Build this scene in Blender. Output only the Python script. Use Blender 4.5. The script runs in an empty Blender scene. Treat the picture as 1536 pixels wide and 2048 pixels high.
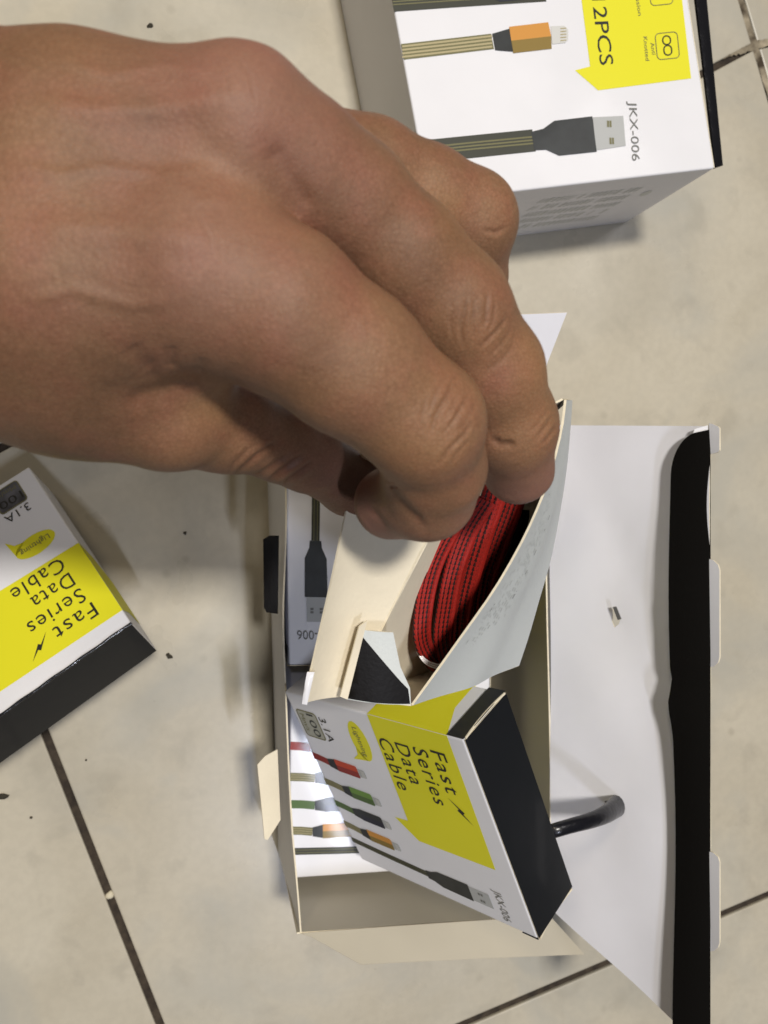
import bpy, bmesh, math, random
import numpy as np
from mathutils import Matrix, Vector
from mathutils.geometry import delaunay_2d_cdt
random.seed(4)
scene = bpy.context.scene
COL = scene.collection

# ------------------------------------------------------------------ camera
F, CX, CY, Z0 = 1657.0, 768.0, 1024.0, 0.38        # focal length and centre in photo pixels, height over the floor (m)
_n = np.array([(403-CX)/F, -(967-CY)/F, -1.0]); _n /= np.linalg.norm(_n)
_Z = -_n; _X = np.array([1., 0, 0])-_Z[0]*_Z; _X /= np.linalg.norm(_X); _Y = np.cross(_Z, _X)
R = np.array([_X, _Y, _Z]); CAM = np.array([0, 0, Z0])
cam = bpy.data.cameras.new('camera'); camo = bpy.data.objects.new('camera', cam); COL.objects.link(camo)
M4 = Matrix.Identity(4)
for i in range(3):
    for j in range(3): M4[i][j] = R[i][j]
    M4[i][3] = CAM[i]
camo.matrix_world = M4
cam.sensor_fit = 'VERTICAL'; cam.sensor_height = 24; cam.lens = 24*F/2048
cam.clip_start = 0.01; cam.clip_end = 50
cam.dof.use_dof = True; cam.dof.focus_distance = 0.235; cam.dof.aperture_fstop = 17
scene.camera = camo

def PD(x, y, d):            # a point of the place measured from the photo: pixel and distance (m)
    return CAM+R@np.array([(x-CX)/F*d, -(y-CY)/F*d, -d])
def PZ(x, y, z):            # ... pixel and height over the floor
    r = R@np.array([(x-CX)/F, -(y-CY)/F, -1.0]); return CAM+r*(z-Z0)/r[2]

# ------------------------------------------------------------------ world and lamps
w = bpy.data.worlds.new('World'); scene.world = w; w.use_nodes = True
w.node_tree.nodes['Background'].inputs[0].default_value = (0.80, 0.84, 0.90, 1)
w.node_tree.nodes['Background'].inputs[1].default_value = 0.02
def lamp(name, direction, dist, sx, sy, power, col):
    L = bpy.data.lights.new(name, 'AREA'); L.shape = 'RECTANGLE'; L.size = sx; L.size_y = sy; L.energy = power; L.color = col
    o = bpy.data.objects.new(name, L); COL.objects.link(o)
    d = Vector(direction).normalized(); o.location = Vector((0.06, -0.05, 0.05))+d*dist
    o.rotation_euler = d.to_track_quat('Z', 'Y').to_euler()
    return o
lamp('ceiling_tube_warm', (-0.49, 0.74, 1.0), 2.0, 0.30, 0.30, 5, (1.0, 0.84, 0.60))
lamp('ceiling_tube_white', (0.02, 0.23, 1.0), 2.0, 0.20, 0.16, 33, (1.0, 0.95, 0.87))
lamp('ceiling_tube_right', (0.58, 0.48, 1.0), 2.0, 0.40, 0.22, 2.0, (1.0, 0.96, 0.95))
lamp('ceiling_tube_cool', (0.14, -0.42, 1.0), 2.0, 0.03, 0.28, 9, (0.80, 0.85, 1.0))
vs = scene.view_settings
vs.view_transform = 'Standard'; vs.look = 'None'; vs.exposure = 0.0; vs.gamma = 1.0

# ------------------------------------------------------------------ materials
def srgb(r, g, b):
    f = lambda c: (c/255/12.92) if c/255 <= 0.04045 else ((c/255+0.055)/1.055)**2.4
    return (f(r), f(g), f(b), 1)
def mat(name, col, rough=0.5, noise=0.0, nscale=60, bump=0.0, bscale=400, coat=0.0, metal=0.0, col2=None, detail=4):
    m = bpy.data.materials.new(name); m.use_nodes = True; nt = m.node_tree; b = nt.nodes['Principled BSDF']
    b.inputs['Base Color'].default_value = col; b.inputs['Roughness'].default_value = rough
    b.inputs['Metallic'].default_value = metal
    b.inputs['Coat Weight'].default_value = coat; b.inputs['Coat Roughness'].default_value = 0.07
    tc = nt.nodes.new('ShaderNodeTexCoord')
    if noise or col2:
        n = nt.nodes.new('ShaderNodeTexNoise'); n.inputs['Scale'].default_value = nscale; n.inputs['Detail'].default_value = detail
        nt.links.new(tc.outputs['Object'], n.inputs['Vector'])
        rp = nt.nodes.new('ShaderNodeValToRGB'); rp.color_ramp.elements[0].position = 0.35; rp.color_ramp.elements[1].position = 0.65
        c2 = col2 or tuple(c*(1-noise) for c in col[:3])+(1,)
        rp.color_ramp.elements[0].color = c2; rp.color_ramp.elements[1].color = col
        nt.links.new(n.outputs['Fac'], rp.inputs[0]); nt.links.new(rp.outputs[0], b.inputs['Base Color'])
    if bump:
        n2 = nt.nodes.new('ShaderNodeTexNoise'); n2.inputs['Scale'].default_value = bscale; n2.inputs['Detail'].default_value = 3
        nt.links.new(tc.outputs['Object'], n2.inputs['Vector'])
        bp = nt.nodes.new('ShaderNodeBump'); bp.inputs['Strength'].default_value = bump; bp.inputs['Distance'].default_value = 0.0005
        nt.links.new(n2.outputs['Fac'], bp.inputs['Height']); nt.links.new(bp.outputs[0], b.inputs['Normal'])
    return m
M_white = mat('coated_white_card', (0.78, 0.78, 0.82, 1), 0.6, noise=0.05, nscale=25, bump=0.10, bscale=90, coat=0.14)
M_plain = mat('plain_card', (0.82, 0.82, 0.88, 1), 0.55, noise=0.05, nscale=30, bump=0.12, bscale=120)
M_cream = mat('raw_cream_card', (0.80, 0.72, 0.56, 1), 0.7, noise=0.07, nscale=60, bump=0.2, bscale=700)
M_edge = mat('card_cut_edge', (0.80, 0.72, 0.55, 1), 0.8, noise=0.1, nscale=400)
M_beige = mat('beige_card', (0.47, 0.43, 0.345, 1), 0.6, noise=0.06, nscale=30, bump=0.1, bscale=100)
M_dull = mat('matt_black_flap_card', (0.004, 0.0035, 0.003, 1), 0.85, bump=0.2, bscale=900); M_dull.node_tree.nodes['Principled BSDF'].inputs['Specular IOR Level'].default_value = 0.06
M_gloss = mat('glossy_black_edge', (0.01, 0.01, 0.012, 1), 0.22, bump=0.9, bscale=170, coat=0.7)
M_greyc = mat('shadow_grey_card', (0.10, 0.10, 0.10, 1), 0.8)  # the torn tongue's shadow, put into its card colour
M_black = mat('coated_black_card', (0.010, 0.011, 0.013, 1), 0.33, bump=0.25, bscale=60, coat=0.2)
M_blackm = mat('matt_black_card', (0.006, 0.005, 0.005, 1), 0.55, bump=0.2, bscale=900)
M_blackm.node_tree.nodes['Principled BSDF'].inputs['Specular IOR Level'].default_value = 0.25
M_plastic = mat('black_plastic_film', (0.008, 0.008, 0.011, 1), 0.28, bump=0.5, bscale=300, coat=0.12)
M_pale = mat('pale_grey_card', (0.62, 0.65, 0.64, 1), 0.5, noise=0.05, nscale=40, bump=0.2, bscale=1200)
def ink(name, col, rough=0.5, metal=0, noise=0.0): return mat(name, col, rough+.1, coat=0.07, metal=metal, noise=noise, nscale=160)
I_yel = ink('yellow_ink', (0.74, 0.70, 0.010, 1)); I_blk = ink('black_ink', (0.012, 0.012, 0.010, 1)); I_gry = ink('grey_ink', (0.16, 0.16, 0.15, 1))
I_vf = ink('very_faint_ink', (0.58, 0.60, 0.58, 1)); I_fnt = ink('faint_ink', (0.36, 0.36, 0.33, 1))
I_red = ink('red_ink', (0.52, 0.055, 0.018, 1)); I_dred = ink('dark_red_ink', (0.26, 0.02, 0.012, 1))
I_grn = ink('green_ink', (0.14, 0.27, 0.045, 1)); I_dgrn = ink('dark_green_ink', (0.07, 0.13, 0.03, 1)); I_olv = ink('olive_ink', (0.16, 0.15, 0.065, 1))
I_org = ink('orange_ink', (0.60, 0.27, 0.045, 1)); I_dorg = ink('dark_gold_ink', (0.24, 0.16, 0.03, 1))
I_dk = ink('charcoal_ink', (0.022, 0.026, 0.028, 1), noise=0.35); I_dk2 = ink('dark_cable_ink', (0.035, 0.037, 0.025, 1))
I_slv = ink('silver_ink', (0.42, 0.43, 0.43, 1)); I_lslv = ink('light_silver_ink', (0.60, 0.60, 0.58, 1)); I_badge = ink('grey_badge_ink', (0.40, 0.40, 0.34, 1)); I_tan = ink('tan_ink', (0.42, 0.36, 0.20, 1))
I_navy = ink('navy_ink', (0.012, 0.014, 0.03, 1)); I_bdg2 = ink('dark_badge_ink', (0.12, 0.12, 0.14, 1), noise=0.7)

# ------------------------------------------------------------------ object helpers
def link(name, me, parent=None):
    o = bpy.data.objects.new(name, me); COL.objects.link(o)
    if parent: o.parent = parent
    return o
def tag(o, label=None, cat=None, group=None, kind=None):
    for k, v in (('label', label), ('category', cat), ('group', group), ('kind', kind)):
        if v: o[k] = v
    return o
def thing(name, label, cat, loc=(0, 0, 0), group=None):
    o = bpy.data.objects.new(name, None); COL.objects.link(o); o.empty_display_size = 0.01
    o.location = Vector([float(c) for c in loc])
    return tag(o, label, cat, group)
def obj(name, verts, faces, mats, parent=None, midx=None, smooth=False, uvs=None):
    """mesh from world-space points; the parent's location is taken off so that the child sits right"""
    v = np.asarray(verts, float)
    if parent is not None:
        p = parent; off = np.zeros(3)
        while p is not None: off = off+np.array(p.location); p = p.parent
        v = v-off
    me = bpy.data.meshes.new(name); me.from_pydata(v.tolist(), [], [list(map(int, f)) for f in faces])
    for m in (mats if isinstance(mats, (list, tuple)) else [mats]): me.materials.append(m)
    if midx is not None: me.polygons.foreach_set('material_index', np.asarray(midx, dtype=np.int32))
    if smooth: me.polygons.foreach_set('use_smooth', np.ones(len(me.polygons), dtype=bool))
    if uvs is not None:
        ul = me.uv_layers.new(name='UVMap'); li = np.zeros(len(me.loops), dtype=np.int32); me.loops.foreach_get('vertex_index', li)
        ul.data.foreach_set('uv', np.asarray(uvs, float)[li].ravel())
    me.update()
    return link(name, me, parent)

def area2(l): return sum(l[i][0]*l[(i+1) % len(l)][1]-l[(i+1) % len(l)][0]*l[i][1] for i in range(len(l)))/2
def inside(p, l):
    c = False; n = len(l)
    for i in range(n):
        (x1, y1), (x2, y2) = l[i], l[(i+1) % n]
        if (y1 > p[1]) != (y2 > p[1]) and p[0] < (x2-x1)*(p[1]-y1)/(y2-y1)+x1: c = not c
    return c
def tri2d(outer, holes=(), step=None):
    """triangulate a 2-D outline, with holes and a grid of inner points so that it can be bent"""
    if area2(outer) < 0: outer = outer[::-1]
    def sub(l):
        if not step: return list(l)
        r = []
        for i in range(len(l)):
            a, b = np.array(l[i]), np.array(l[(i+1) % len(l)]); k = max(1, int(np.ceil(np.linalg.norm(b-a)/step)))
            r += [tuple(a+(b-a)*t/k) for t in range(k)]
        return r
    loops = [sub(outer)]+[sub(h) for h in holes]
    pts, edges, = [], []
    for l in loops:
        s = len(pts); pts += l; edges += [(s+i, s+(i+1) % len(l)) for i in range(len(l))]
    nb = len(pts)
    if step:
        xs = [p[0] for p in outer]; ys = [p[1] for p in outer]
        bp = np.array(pts)
        for gx in np.arange(min(xs)+step*.5, max(xs), step):
            for gy in np.arange(min(ys)+step*.5, max(ys), step):
                if inside((gx, gy), outer) and not any(inside((gx, gy), h) for h in holes) and np.min(np.hypot(bp[:, 0]-gx, bp[:, 1]-gy)) > step*.45:
                    pts.append((gx, gy))
    vo, eo, fo, *_ = delaunay_2d_cdt([Vector(p) for p in pts], edges, [], 0, 1e-9)
    vo = [tuple(v) for v in vo]; tris = []
    for f in fo:
        c = (sum(vo[i][0] for i in f)/3, sum(vo[i][1] for i in f)/3)
        if inside(c, outer) and not any(inside(c, h) for h in holes):
            if area2([vo[i] for i in f]) < 0: f = f[::-1]
            tris.append(list(f))
    return vo, tris
def sheet(name, outer, fn, thick, mats, parent=None, holes=(), step=None, smooth=True):
    """a piece of card: outline in its own u,v, bent by fn(u,v) -> point; front, back and cut-edge materials"""
    v2, tris = tri2d(outer, holes, step)
    P = np.array([fn(*p) for p in v2]); N = np.zeros_like(P)
    for t in tris:
        n = np.cross(P[t[1]]-P[t[0]], P[t[2]]-P[t[0]]); N[t] += n
    N /= (np.linalg.norm(N, axis=1)[:, None]+1e-15)
    k = len(P); V = np.vstack([P, P-N*thick]); Fs = [t for t in tris]+[[i+k for i in t[::-1]] for t in tris]; mi = [0]*len(tris)+[1]*len(tris)
    cnt = {}
    for t in tris:
        for a, b in ((t[0], t[1]), (t[1], t[2]), (t[2], t[0])): cnt[(a, b)] = 1
    e0 = len(V); ev = []; 
    for (a, b) in cnt:
        if (b, a) not in cnt:
            s = e0+len(ev); ev += [V[a], V[b], V[b+k], V[a+k]]; Fs.append([s+1, s, s+3, s+2]); mi.append(2)
    V = np.vstack([V, np.array(ev)])
    o = obj(name, V, Fs, mats, parent, mi)
    if smooth:
        sm = np.array([m != 2 for m in mi]); o.data.polygons.foreach_set('use_smooth', sm)
    return o
def quad_fn(p00, p10, p11, p01, bow=0.0, bow_axis=None):
    p00, p10, p11, p01 = map(np.array, (p00, p10, p11, p01))
    n = np.cross(p10-p00, p01-p00); n = n/np.linalg.norm(n)
    def fn(u, v):
        b = bow*(4*u*(1-u) if bow_axis == 'u' else 4*v*(1-v) if bow_axis == 'v' else 16*u*(1-u)*v*(1-v))
        return (1-u)*(1-v)*p00+u*(1-v)*p10+u*v*p11+(1-u)*v*p01+n*b
    return fn
UNIT = [(0, 0), (1, 0), (1, 1), (0, 1)]

def along(P, t):
    s = t*(len(P)-1); i = min(int(s), len(P)-2); f = s-i
    a, b = P[i], P[i+1]; pm = P[max(i-1, 0)]; pn = P[min(i+2, len(P)-1)]
    return 0.5*((2*a)+(-pm+b)*f+(2*pm-5*a+4*b-pn)*f*f+(-pm+3*a-3*b+pn)*f**3)
def tube(pts, r, m, name, parent, n=40, k=10, prof=None):
    P = np.array(pts); V = []; C = [along(P, i/n) for i in range(n+1)]
    for i, c in enumerate(C):
        d = C[min(i+1, n)]-C[max(i-1, 0)]; d /= np.linalg.norm(d); a = np.cross(d, [0.1, 0.2, 1]); a /= np.linalg.norm(a); b = np.cross(d, a)
        rr = r if prof is None else r*prof(i/n)
        for j in range(k):
            t = 2*math.pi*j/k; V.append(c+(a*math.cos(t)+b*math.sin(t)*(1 if prof is None else .75))*rr)
    Fc = [[i*k+j, i*k+(j+1) % k, (i+1)*k+(j+1) % k, (i+1)*k+j] for i in range(n) for j in range(k)]
    return obj(name, V, Fc, m, parent, smooth=True)
# ---- flat print: each shape is a set of outlines in the face's u,v, laid 0.12 mm proud of it
_fontcache = {}
def text_tris(s, spacing=1.0):
    if (s, spacing) in _fontcache: return _fontcache[(s, spacing)]
    cu = bpy.data.curves.new('t', 'FONT'); cu.body = s; cu.size = 1; cu.space_character = spacing; cu.resolution_u = 3
    o = bpy.data.objects.new('t', cu); COL.objects.link(o)
    dg = bpy.context.evaluated_depsgraph_get(); me = o.evaluated_get(dg).to_mesh()
    v = np.array([q.co[:2] for q in me.vertices]); f = [list(p.vertices) for p in me.polygons]
    o.evaluated_get(dg).to_mesh_clear(); bpy.data.objects.remove(o); bpy.data.curves.remove(cu)
    lo, hi = v.min(0), v.max(0); v = v-np.array([lo[0], 0]); _fontcache[(s, spacing)] = (v, f, hi[0]-lo[0]); return _fontcache[(s, spacing)]
class Print:
    def __init__(self): self.items = {}
    def poly(self, part, m, pts, lift=1.0):
        v, t = tri2d([tuple(p) for p in pts]); self.items.setdefault(part, []).append((m, np.array(v), t, lift))
    def ribbon(self, part, m, pts, wd, lift=1.0):          # a band of width wd along pts (u,v)
        pts = np.array(pts, float); L, Rr = [], []
        for i, p in enumerate(pts):
            d = pts[min(i+1, len(pts)-1)]-pts[max(i-1, 0)]; d /= np.linalg.norm(d)+1e-12; n = np.array([-d[1], d[0]])*wd/2
            L.append(tuple(p+n)); Rr.append(tuple(p-n))
        k = len(L); v = np.array(L+Rr); f = [[i, i+k, i+1+k, i+1] for i in range(k-1)]
        self.items.setdefault(part, []).append((m, v, f, lift))
    def text(self, part, m, s, at, h, width=None, dirv=(0, -1), slant=0.0, spacing=1.0, lift=2.0):
        """letters of cap height h starting at `at`, running along dirv; their tops point along dirv turned left"""
        v, f, wd = text_tris(s, spacing); dv = np.array(dirv, float); dv /= np.linalg.norm(dv); up = np.array([-dv[1], dv[0]])
        sy = h/0.73; sx = (width/wd) if width else sy
        q = np.array(at)+np.outer(v[:, 0]*sx+v[:, 1]*slant*sy, dv)+np.outer(v[:, 1]*sy, up)
        self.n = getattr(self, 'n', 0)+1; self.items.setdefault('%s#%d' % (part, self.n), []).append((m, q, f, lift))
    def frame(self, part, m, c, hw, hh, r, t, lift=2.0, ang=0):
        def rr(hw, hh, r):
            l = []
            for cx, cy, a0 in ((hw-r, hh-r, 0), (-hw+r, hh-r, 90), (-hw+r, -hh+r, 180), (hw-r, -hh+r, 270)):
                for a in range(0, 91, 18): l.append((cx+r*math.cos(math.radians(a0+a)), cy+r*math.sin(math.radians(a0+a))))
            return l
        A, B = rr(hw, hh, r), rr(hw-t, hh-t, max(r-t, 1e-4)); n = len(A); v = np.array(A+B)+np.array(c)
        self.items.setdefault(part, []).append((m, v, [[i, (i+1) % n, (i+1) % n+n, i+n] for i in range(n)], lift)); return rr(hw, hh, r)
    def build(self, fn, nrm, parent, unit=0.00012):
        for part, its in self.items.items():
            V, Fc, mi, ms = [], [], [], []
            for m, v, f, lift in its:
                if m not in ms: ms.append(m)
                s = len(V)
                for p in v:
                    V.append(fn(float(p[0]), float(p[1]))+nrm(float(p[0]), float(p[1]))*unit*lift)
                for q in f:
                    a, b, c = V[s+q[0]], V[s+q[1]], V[s+q[2]]
                    if np.dot(np.cross(b-a, c-a), nrm(0.5, 0.5)) < 0: q = q[::-1]
                    Fc.append([s+i for i in q]); mi.append(ms.index(m))
            o = obj(part.split('#')[0], V, Fc, ms, parent, mi)
            if part.startswith('small_print'): o['kind'] = 'stuff'

def arc(c, rx, ry, a0, a1, n=10): return [(c[0]+rx*math.cos(math.radians(a0+(a1-a0)*i/n)), c[1]+ry*math.sin(math.radians(a0+(a1-a0)*i/n))) for i in range(n+1)]
def plug(pr, u0, v, body, dark, cable, s=1.0, u_start=0.0, striped=False, metal=True, ulen=0.14):
    """one printed phone plug: cable, black collar, coloured body with a shaded lower half, pale metal tip"""
    h = 0.052*s; T = '#%g' % v
    pr.ribbon('cable_picture'+T, cable, [(u_start, v+0.012), (u_start+(u0-u_start)*.5, v+0.008), (u0, v)], 0.040*s, 1.0)
    if striped:
        for k in (-1, 0, 1): pr.ribbon('cable_picture'+T, I_tan, [(u_start, v+0.012+k*.011*s), (u_start+(u0-u_start)*.5, v+0.008+k*.011*s), (u0, v+k*.011*s)], 0.0022*s, 1.6)
    pr.poly('plug_picture'+T, I_dk, [(u0, v-h*.42), (u0, v+h*.42), (u0+0.05*s, v+h*.62), (u0+0.05*s, v-h*.62)], 2)
    a, b = u0+0.05*s, u0+0.05*s+ulen*s
    pr.poly('plug_picture'+T, body, [(a, v), (a, v+h*.66), (b-.006, v+h*.66), (b, v+h*.55), (b, v)], 2)
    pr.poly('plug_picture'+T, dark, [(a, v), (b, v), (b, v-h*.55), (b-.006, v-h*.66), (a, v-h*.66)], 2)
    if metal:
        pr.poly('plug_picture'+T, I_slv, [(b, v-h*.45), (b, v+h*.45), (b+0.04*s, v+h*.42), (b+0.045*s, v+h*.3), (b+0.045*s, v-h*.3), (b+0.04*s, v-h*.42)], 2)
        for k in (-2, -1, 0, 1, 2): pr.poly('plug_picture'+T, I_lslv, [(b+0.02*s, v+h*(k*.14-.05)), (b+0.02*s, v+h*(k*.14+.04)), (b+0.042*s, v+h*(k*.14+.04)), (b+0.042*s, v+h*(k*.14-.05))], 3)
def usb_picture(pr, u0, v, s=1.0, u_start=0.0, cab=None):
    h = 0.048*s; T = '#%g' % v
    pr.ribbon('cable_picture'+T, cab or I_dk2, [(u_start, v+0.015), (u0*.5+u_start*.5, v+.006), (u0, v)], 0.034*s, 1.0)
    for k in (-1, 1): pr.ribbon('cable_picture'+T, I_olv, [(u_start, v+0.015+k*.007*s), (u0*.5+u_start*.5, v+.006+k*.007*s), (u0, v+k*.007*s)], 0.0024*s, 1.6)
    pr.poly('plug_picture'+T, I_dk, [(u0, v-h*.5), (u0, v+h*.5), (u0+0.03*s, v+h*.55), (u0+0.075*s, v+h*.95), (u0+0.24*s, v+h*1.0), (u0+0.24*s, v-h*1.0), (u0+0.075*s, v-h*.95), (u0+0.03*s, v-h*.55)], 2)
    pr.poly('plug_picture'+T, I_slv, [(u0+0.24*s, v-h*.85), (u0+0.24*s, v+h*.85), (u0+0.345*s, v+h*.85), (u0+0.345*s, v-h*.85)], 2)
    for k in (-1, 1):
        for j in (0, 1): pr.poly('plug_picture'+T, I_gry, [(u0+(.285+j*.014)*s, v+k*h*.4-.006*s), (u0+(.285+j*.014)*s, v+k*h*.4+.007*s), (u0+(.295+j*.014)*s, v+k*h*.4+.007*s), (u0+(.295+j*.014)*s, v+k*h*.4-.006*s)], 3)
def small_box_print(bdg_dark=False):
    pr = Print()
    pr.poly('yellow_patch', I_yel, [(0.516, 1.0), (0.925, 1.0), (0.91, 0.335), (0.508, 0.325), (0.412, 0.425), (0.491, 0.432)])
    e = arc((0.395, 0.83), 0.052, 0.105, 0, 350, 20)
    pr.poly('lightning_badge', I_yel, e)
    pr.poly('lightning_badge', I_yel, [(0.350, 0.790), (0.395, 0.726), (0.30, 0.712), (0.34, 0.745)], 1.0)
    pr.text('lettering', I_olv, 'Lightning', (0.383, 0.905), 0.030, 0.155, slant=0.0, lift=2.4)
    for s, u, v, wd in (('Fast', 0.806, 0.905, 0.21), ('Series', 0.713, 0.895, 0.285), ('Data', 0.617, 0.890, 0.21), ('Cable', 0.524, 0.892, 0.27)):
        pr.text('lettering', I_blk, s, (u, v), 0.077, wd, spacing=1.14, lift=2.4)
    pr.poly('bolt_mark', I_blk, [(0.80, 0.668), (0.838, 0.622), (0.828, 0.612), (0.885, 0.555), (0.852, 0.600), (0.862, 0.610), (0.815, 0.655)], 2.4)
    pr.text('lettering', I_blk, '3.1A', (0.176, 0.905), 0.046, 0.135, lift=2.4)
    fr = pr.frame('badge_outline', I_olv, (0.095, 0.842), 0.066, 0.075, 0.018, 0.006, 2.2)
    pr.poly('length_badge', I_bdg2 if bdg_dark else I_badge, [(p[0]+0.095, p[1]+0.842) for p in fr], 1.2)
    pr.text('lettering', I_blk if bdg_dark else I_dk, '100', (0.095, 0.905), 0.045, 0.125, lift=2.6)
    pr.text('lettering', I_olv, 'Mm/s', (0.048, 0.895), 0.028, 0.095, lift=2.6)
    plug(pr, 0.10, 0.632, I_red, I_dred, I_dred)
    plug(pr, 0.12, 0.482, I_grn, I_dgrn, I_olv, striped=True)
    plug(pr, 0.12, 0.350, I_dk, I_navy, I_dgrn)
    plug(pr, 0.11, 0.222, I_org, I_dorg, I_olv, striped=True, ulen=0.15)
    usb_picture(pr, 0.47, 0.117)
    pr.text('lettering', I_gry, 'JKX-006', (0.853, 0.205), 0.040, 0.17, lift=2.4)
    return pr

# ---- a closed carton: origin at u=v=n=0 and three edge vectors
def closed_box(name, label, O, U, V, N, group, pr, band=0.0, skew=0.0, bulge=0.0004, black_side='u', edge_line=True, parent_loc=None):
    O, U, V, N = map(np.array, (O, U, V, N))
    t = thing(name, label, 'box', parent_loc if parent_loc is not None else O, group)
    u_, v_, n_ = U/np.linalg.norm(U), V/np.linalg.norm(V), N/np.linalg.norm(N)
    def P(a, b, c): return O+U*(a+skew*a*(1-c))+V*b+N*c
    n = 0.0012                                  # bevel
    bm = bmesh.new(); vs_ = [bm.verts.new(P(a, b, c)-np.array(t.location)) for a in (0, 1) for b in (0, 1) for c in (0, 1)]
    for f in ((0, 1, 3, 2), (4, 6, 7, 5), (0, 4, 5, 1), (2, 3, 7, 6), (0, 2, 6, 4), (1, 5, 7, 3)): bm.faces.new([vs_[i] for i in f])
    bmesh.ops.recalc_face_normals(bm, faces=bm.faces)
    bmesh.ops.bevel(bm, geom=bm.edges[:], offset=0.0008, segments=3, affect='EDGES', profile=0.5)
    me = bpy.data.meshes.new('card_body'); bm.to_mesh(me); bm.free(); me.materials.append(M_white); link('card_body', me, t)
    up = np.linalg.norm(U)
    # black side: a wrap over the u=1 side and its two edges
    fn = lambda b, c: P(1, b, c)+u_*0.00035
    sheet('black_side_panel', [(0.002, 0.01), (0.998, 0.01), (0.998, 0.992), (0.002, 0.992)], fn, 0.0003, (M_black, M_black, M_edge), t)
    if edge_line:
        for nm, b0, s in (('tuck_edge', 1, 1), ('tuck_edge', 0, -1)):
            f2 = lambda a, c, b0=b0, s=s: P(1-0.075*(1-a), b0, c)+v_*0.0003*s
            sheet('black_fold_strip', [(0, 0.0), (1, 0.0), (1, 1), (0, 1)] if s > 0 else [(0, 0), (0, 1), (1, 1), (1, 0)], f2, 0.0002, (M_black, M_black, M_black), t)
            e0, e1 = P(1, b0, 0.04), P(1, b0, 0.97)
            k = 10; vv = []; ff = []
            for i in range(k+1):
                q = e0+(e1-e0)*i/k+v_*s*0.0006+u_*(0.0004-0.0016*4*(i/k)*(1-i/k)*0.5)
                vv += [q-u_*0.00018, q+u_*0.00018, q+u_*0.00018-v_*s*0.0007, q-u_*0.00018-v_*s*0.0007]
                if i:
                    a = 4*(i-1); b = 4*i; ff += [[a+j, a+(j+1) % 4, b+(j+1) % 4, b+j] for j in range(4)]
            obj('tuck_edge', vv, ff, M_edge, t)
    if pr: pr.build(lambda a, b: P(a, b, 1), lambda a, b: n_, t)
    if pr and black_side == 'u':
        pa = Print(); pa.poly('yellow_wrap', I_yel, [(0.516, 1.0), (0.516, 0.42), (0.60, 0.0), (0.855, 0.0), (0.86, 0.5), (0.925, 1.0)])
        pa.build(lambda a, c: P(a, 1, c), lambda a, c: v_, t, unit=0.00014)
    return t, P, (u_, v_, n_)

# ------------------------------------------------------------------ floor: tiles over a grout bed
M_grout = mat('dark_grout', (0.055, 0.040, 0.026, 1), 0.9, col2=(0.022, 0.015, 0.010, 1), nscale=220, bump=0.6, bscale=900)
M_groutl = mat('worn_grout', (0.42, 0.36, 0.26, 1), 0.9, col2=(0.05, 0.035, 0.02, 1), nscale=95, bump=0.6, bscale=900)
def tile_material():
    m = bpy.data.materials.new('polished_tile'); m.use_nodes = True; nt = m.node_tree; b = nt.nodes['Principled BSDF']; L = nt.links.new
    g = nt.nodes.new('ShaderNodeNewGeometry')
    def noise(sc, det=4, dist=0.0):
        n = nt.nodes.new('ShaderNodeTexNoise'); n.inputs['Scale'].default_value = sc; n.inputs['Detail'].default_value = det; n.inputs['Distortion'].default_value = dist
        L(g.outputs['Position'], n.inputs['Vector']); return n.outputs['Fac']
    def ramp(src, stops):
        r = nt.nodes.new('ShaderNodeValToRGB'); e = r.color_ramp.elements
        while len(e) < len(stops): e.new(0.5)
        for i, (p, c) in enumerate(stops): e[i].position = p; e[i].color = c
        L(src, r.inputs[0]); return r.outputs[0]
    def mix(f, a, c, mode='MIX'):
        x = nt.nodes.new('ShaderNodeMix'); x.data_type = 'RGBA'; x.blend_type = mode
        L(f, x.inputs[0]) if not isinstance(f, float) else setattr(x.inputs[0], 'default_value', f)
        for k, q in ((6, a), (7, c)):
            L(q, x.inputs[k]) if not isinstance(q, tuple) else setattr(x.inputs[k], 'default_value', q)
        return x.outputs[2]
    base = ramp(noise(14, 5, 0.6), [(0.3, (0.46, 0.415, 0.325, 1)), (0.7, (0.54, 0.495, 0.40, 1))])
    fine = ramp(noise(260, 3), [(0.4, (0.96, 0.96, 0.96, 1)), (0.6, (1, 1, 1, 1))])
    base = mix(1.0, base, fine, 'MULTIPLY')
    base = mix(ramp(noise(11, 5, 1.2), [(0.48, (0, 0, 0, 1)), (0.68, (0.75, 0.75, 0.75, 1))]), base, (0.40, 0.385, 0.335, 1))
    base = mix(ramp(noise(48, 6, 0.3), [(0.56, (0, 0, 0, 1)), (0.70, (0.35, 0.35, 0.35, 1))]), base, (0.33, 0.30, 0.24, 1))
    v = nt.nodes.new('ShaderNodeTexVoronoi'); v.inputs['Scale'].default_value = 60; v.inputs['Randomness'].default_value = 1.0
    L(g.outputs['Position'], v.inputs['Vector'])
    speck = ramp(v.outputs['Distance'], [(0.06, (1, 1, 1, 1)), (0.16, (0, 0, 0, 1))])
    sel = ramp(noise(9, 1), [(0.50, (0, 0, 0, 1)), (0.66, (0.30, 0.30, 0.30, 1))])
    base = mix(mix(1.0, speck, sel, 'MULTIPLY'), base, (0.20, 0.17, 0.12, 1))
    L(base, b.inputs['Base Color'])
    L(ramp(noise(30, 4), [(0.3, (0.25, 0.25, 0.25, 1)), (0.7, (0.40, 0.40, 0.40, 1))]), b.inputs['Roughness'])
    bp = nt.nodes.new('ShaderNodeBump'); bp.inputs['Strength'].default_value = 0.15; bp.inputs['Distance'].default_value = 0.0006
    L(noise(40, 3), bp.inputs['Height']); L(bp.outputs[0], b.inputs['Normal'])
    return m
M_tile = tile_material()
gz = -0.0016
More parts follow.
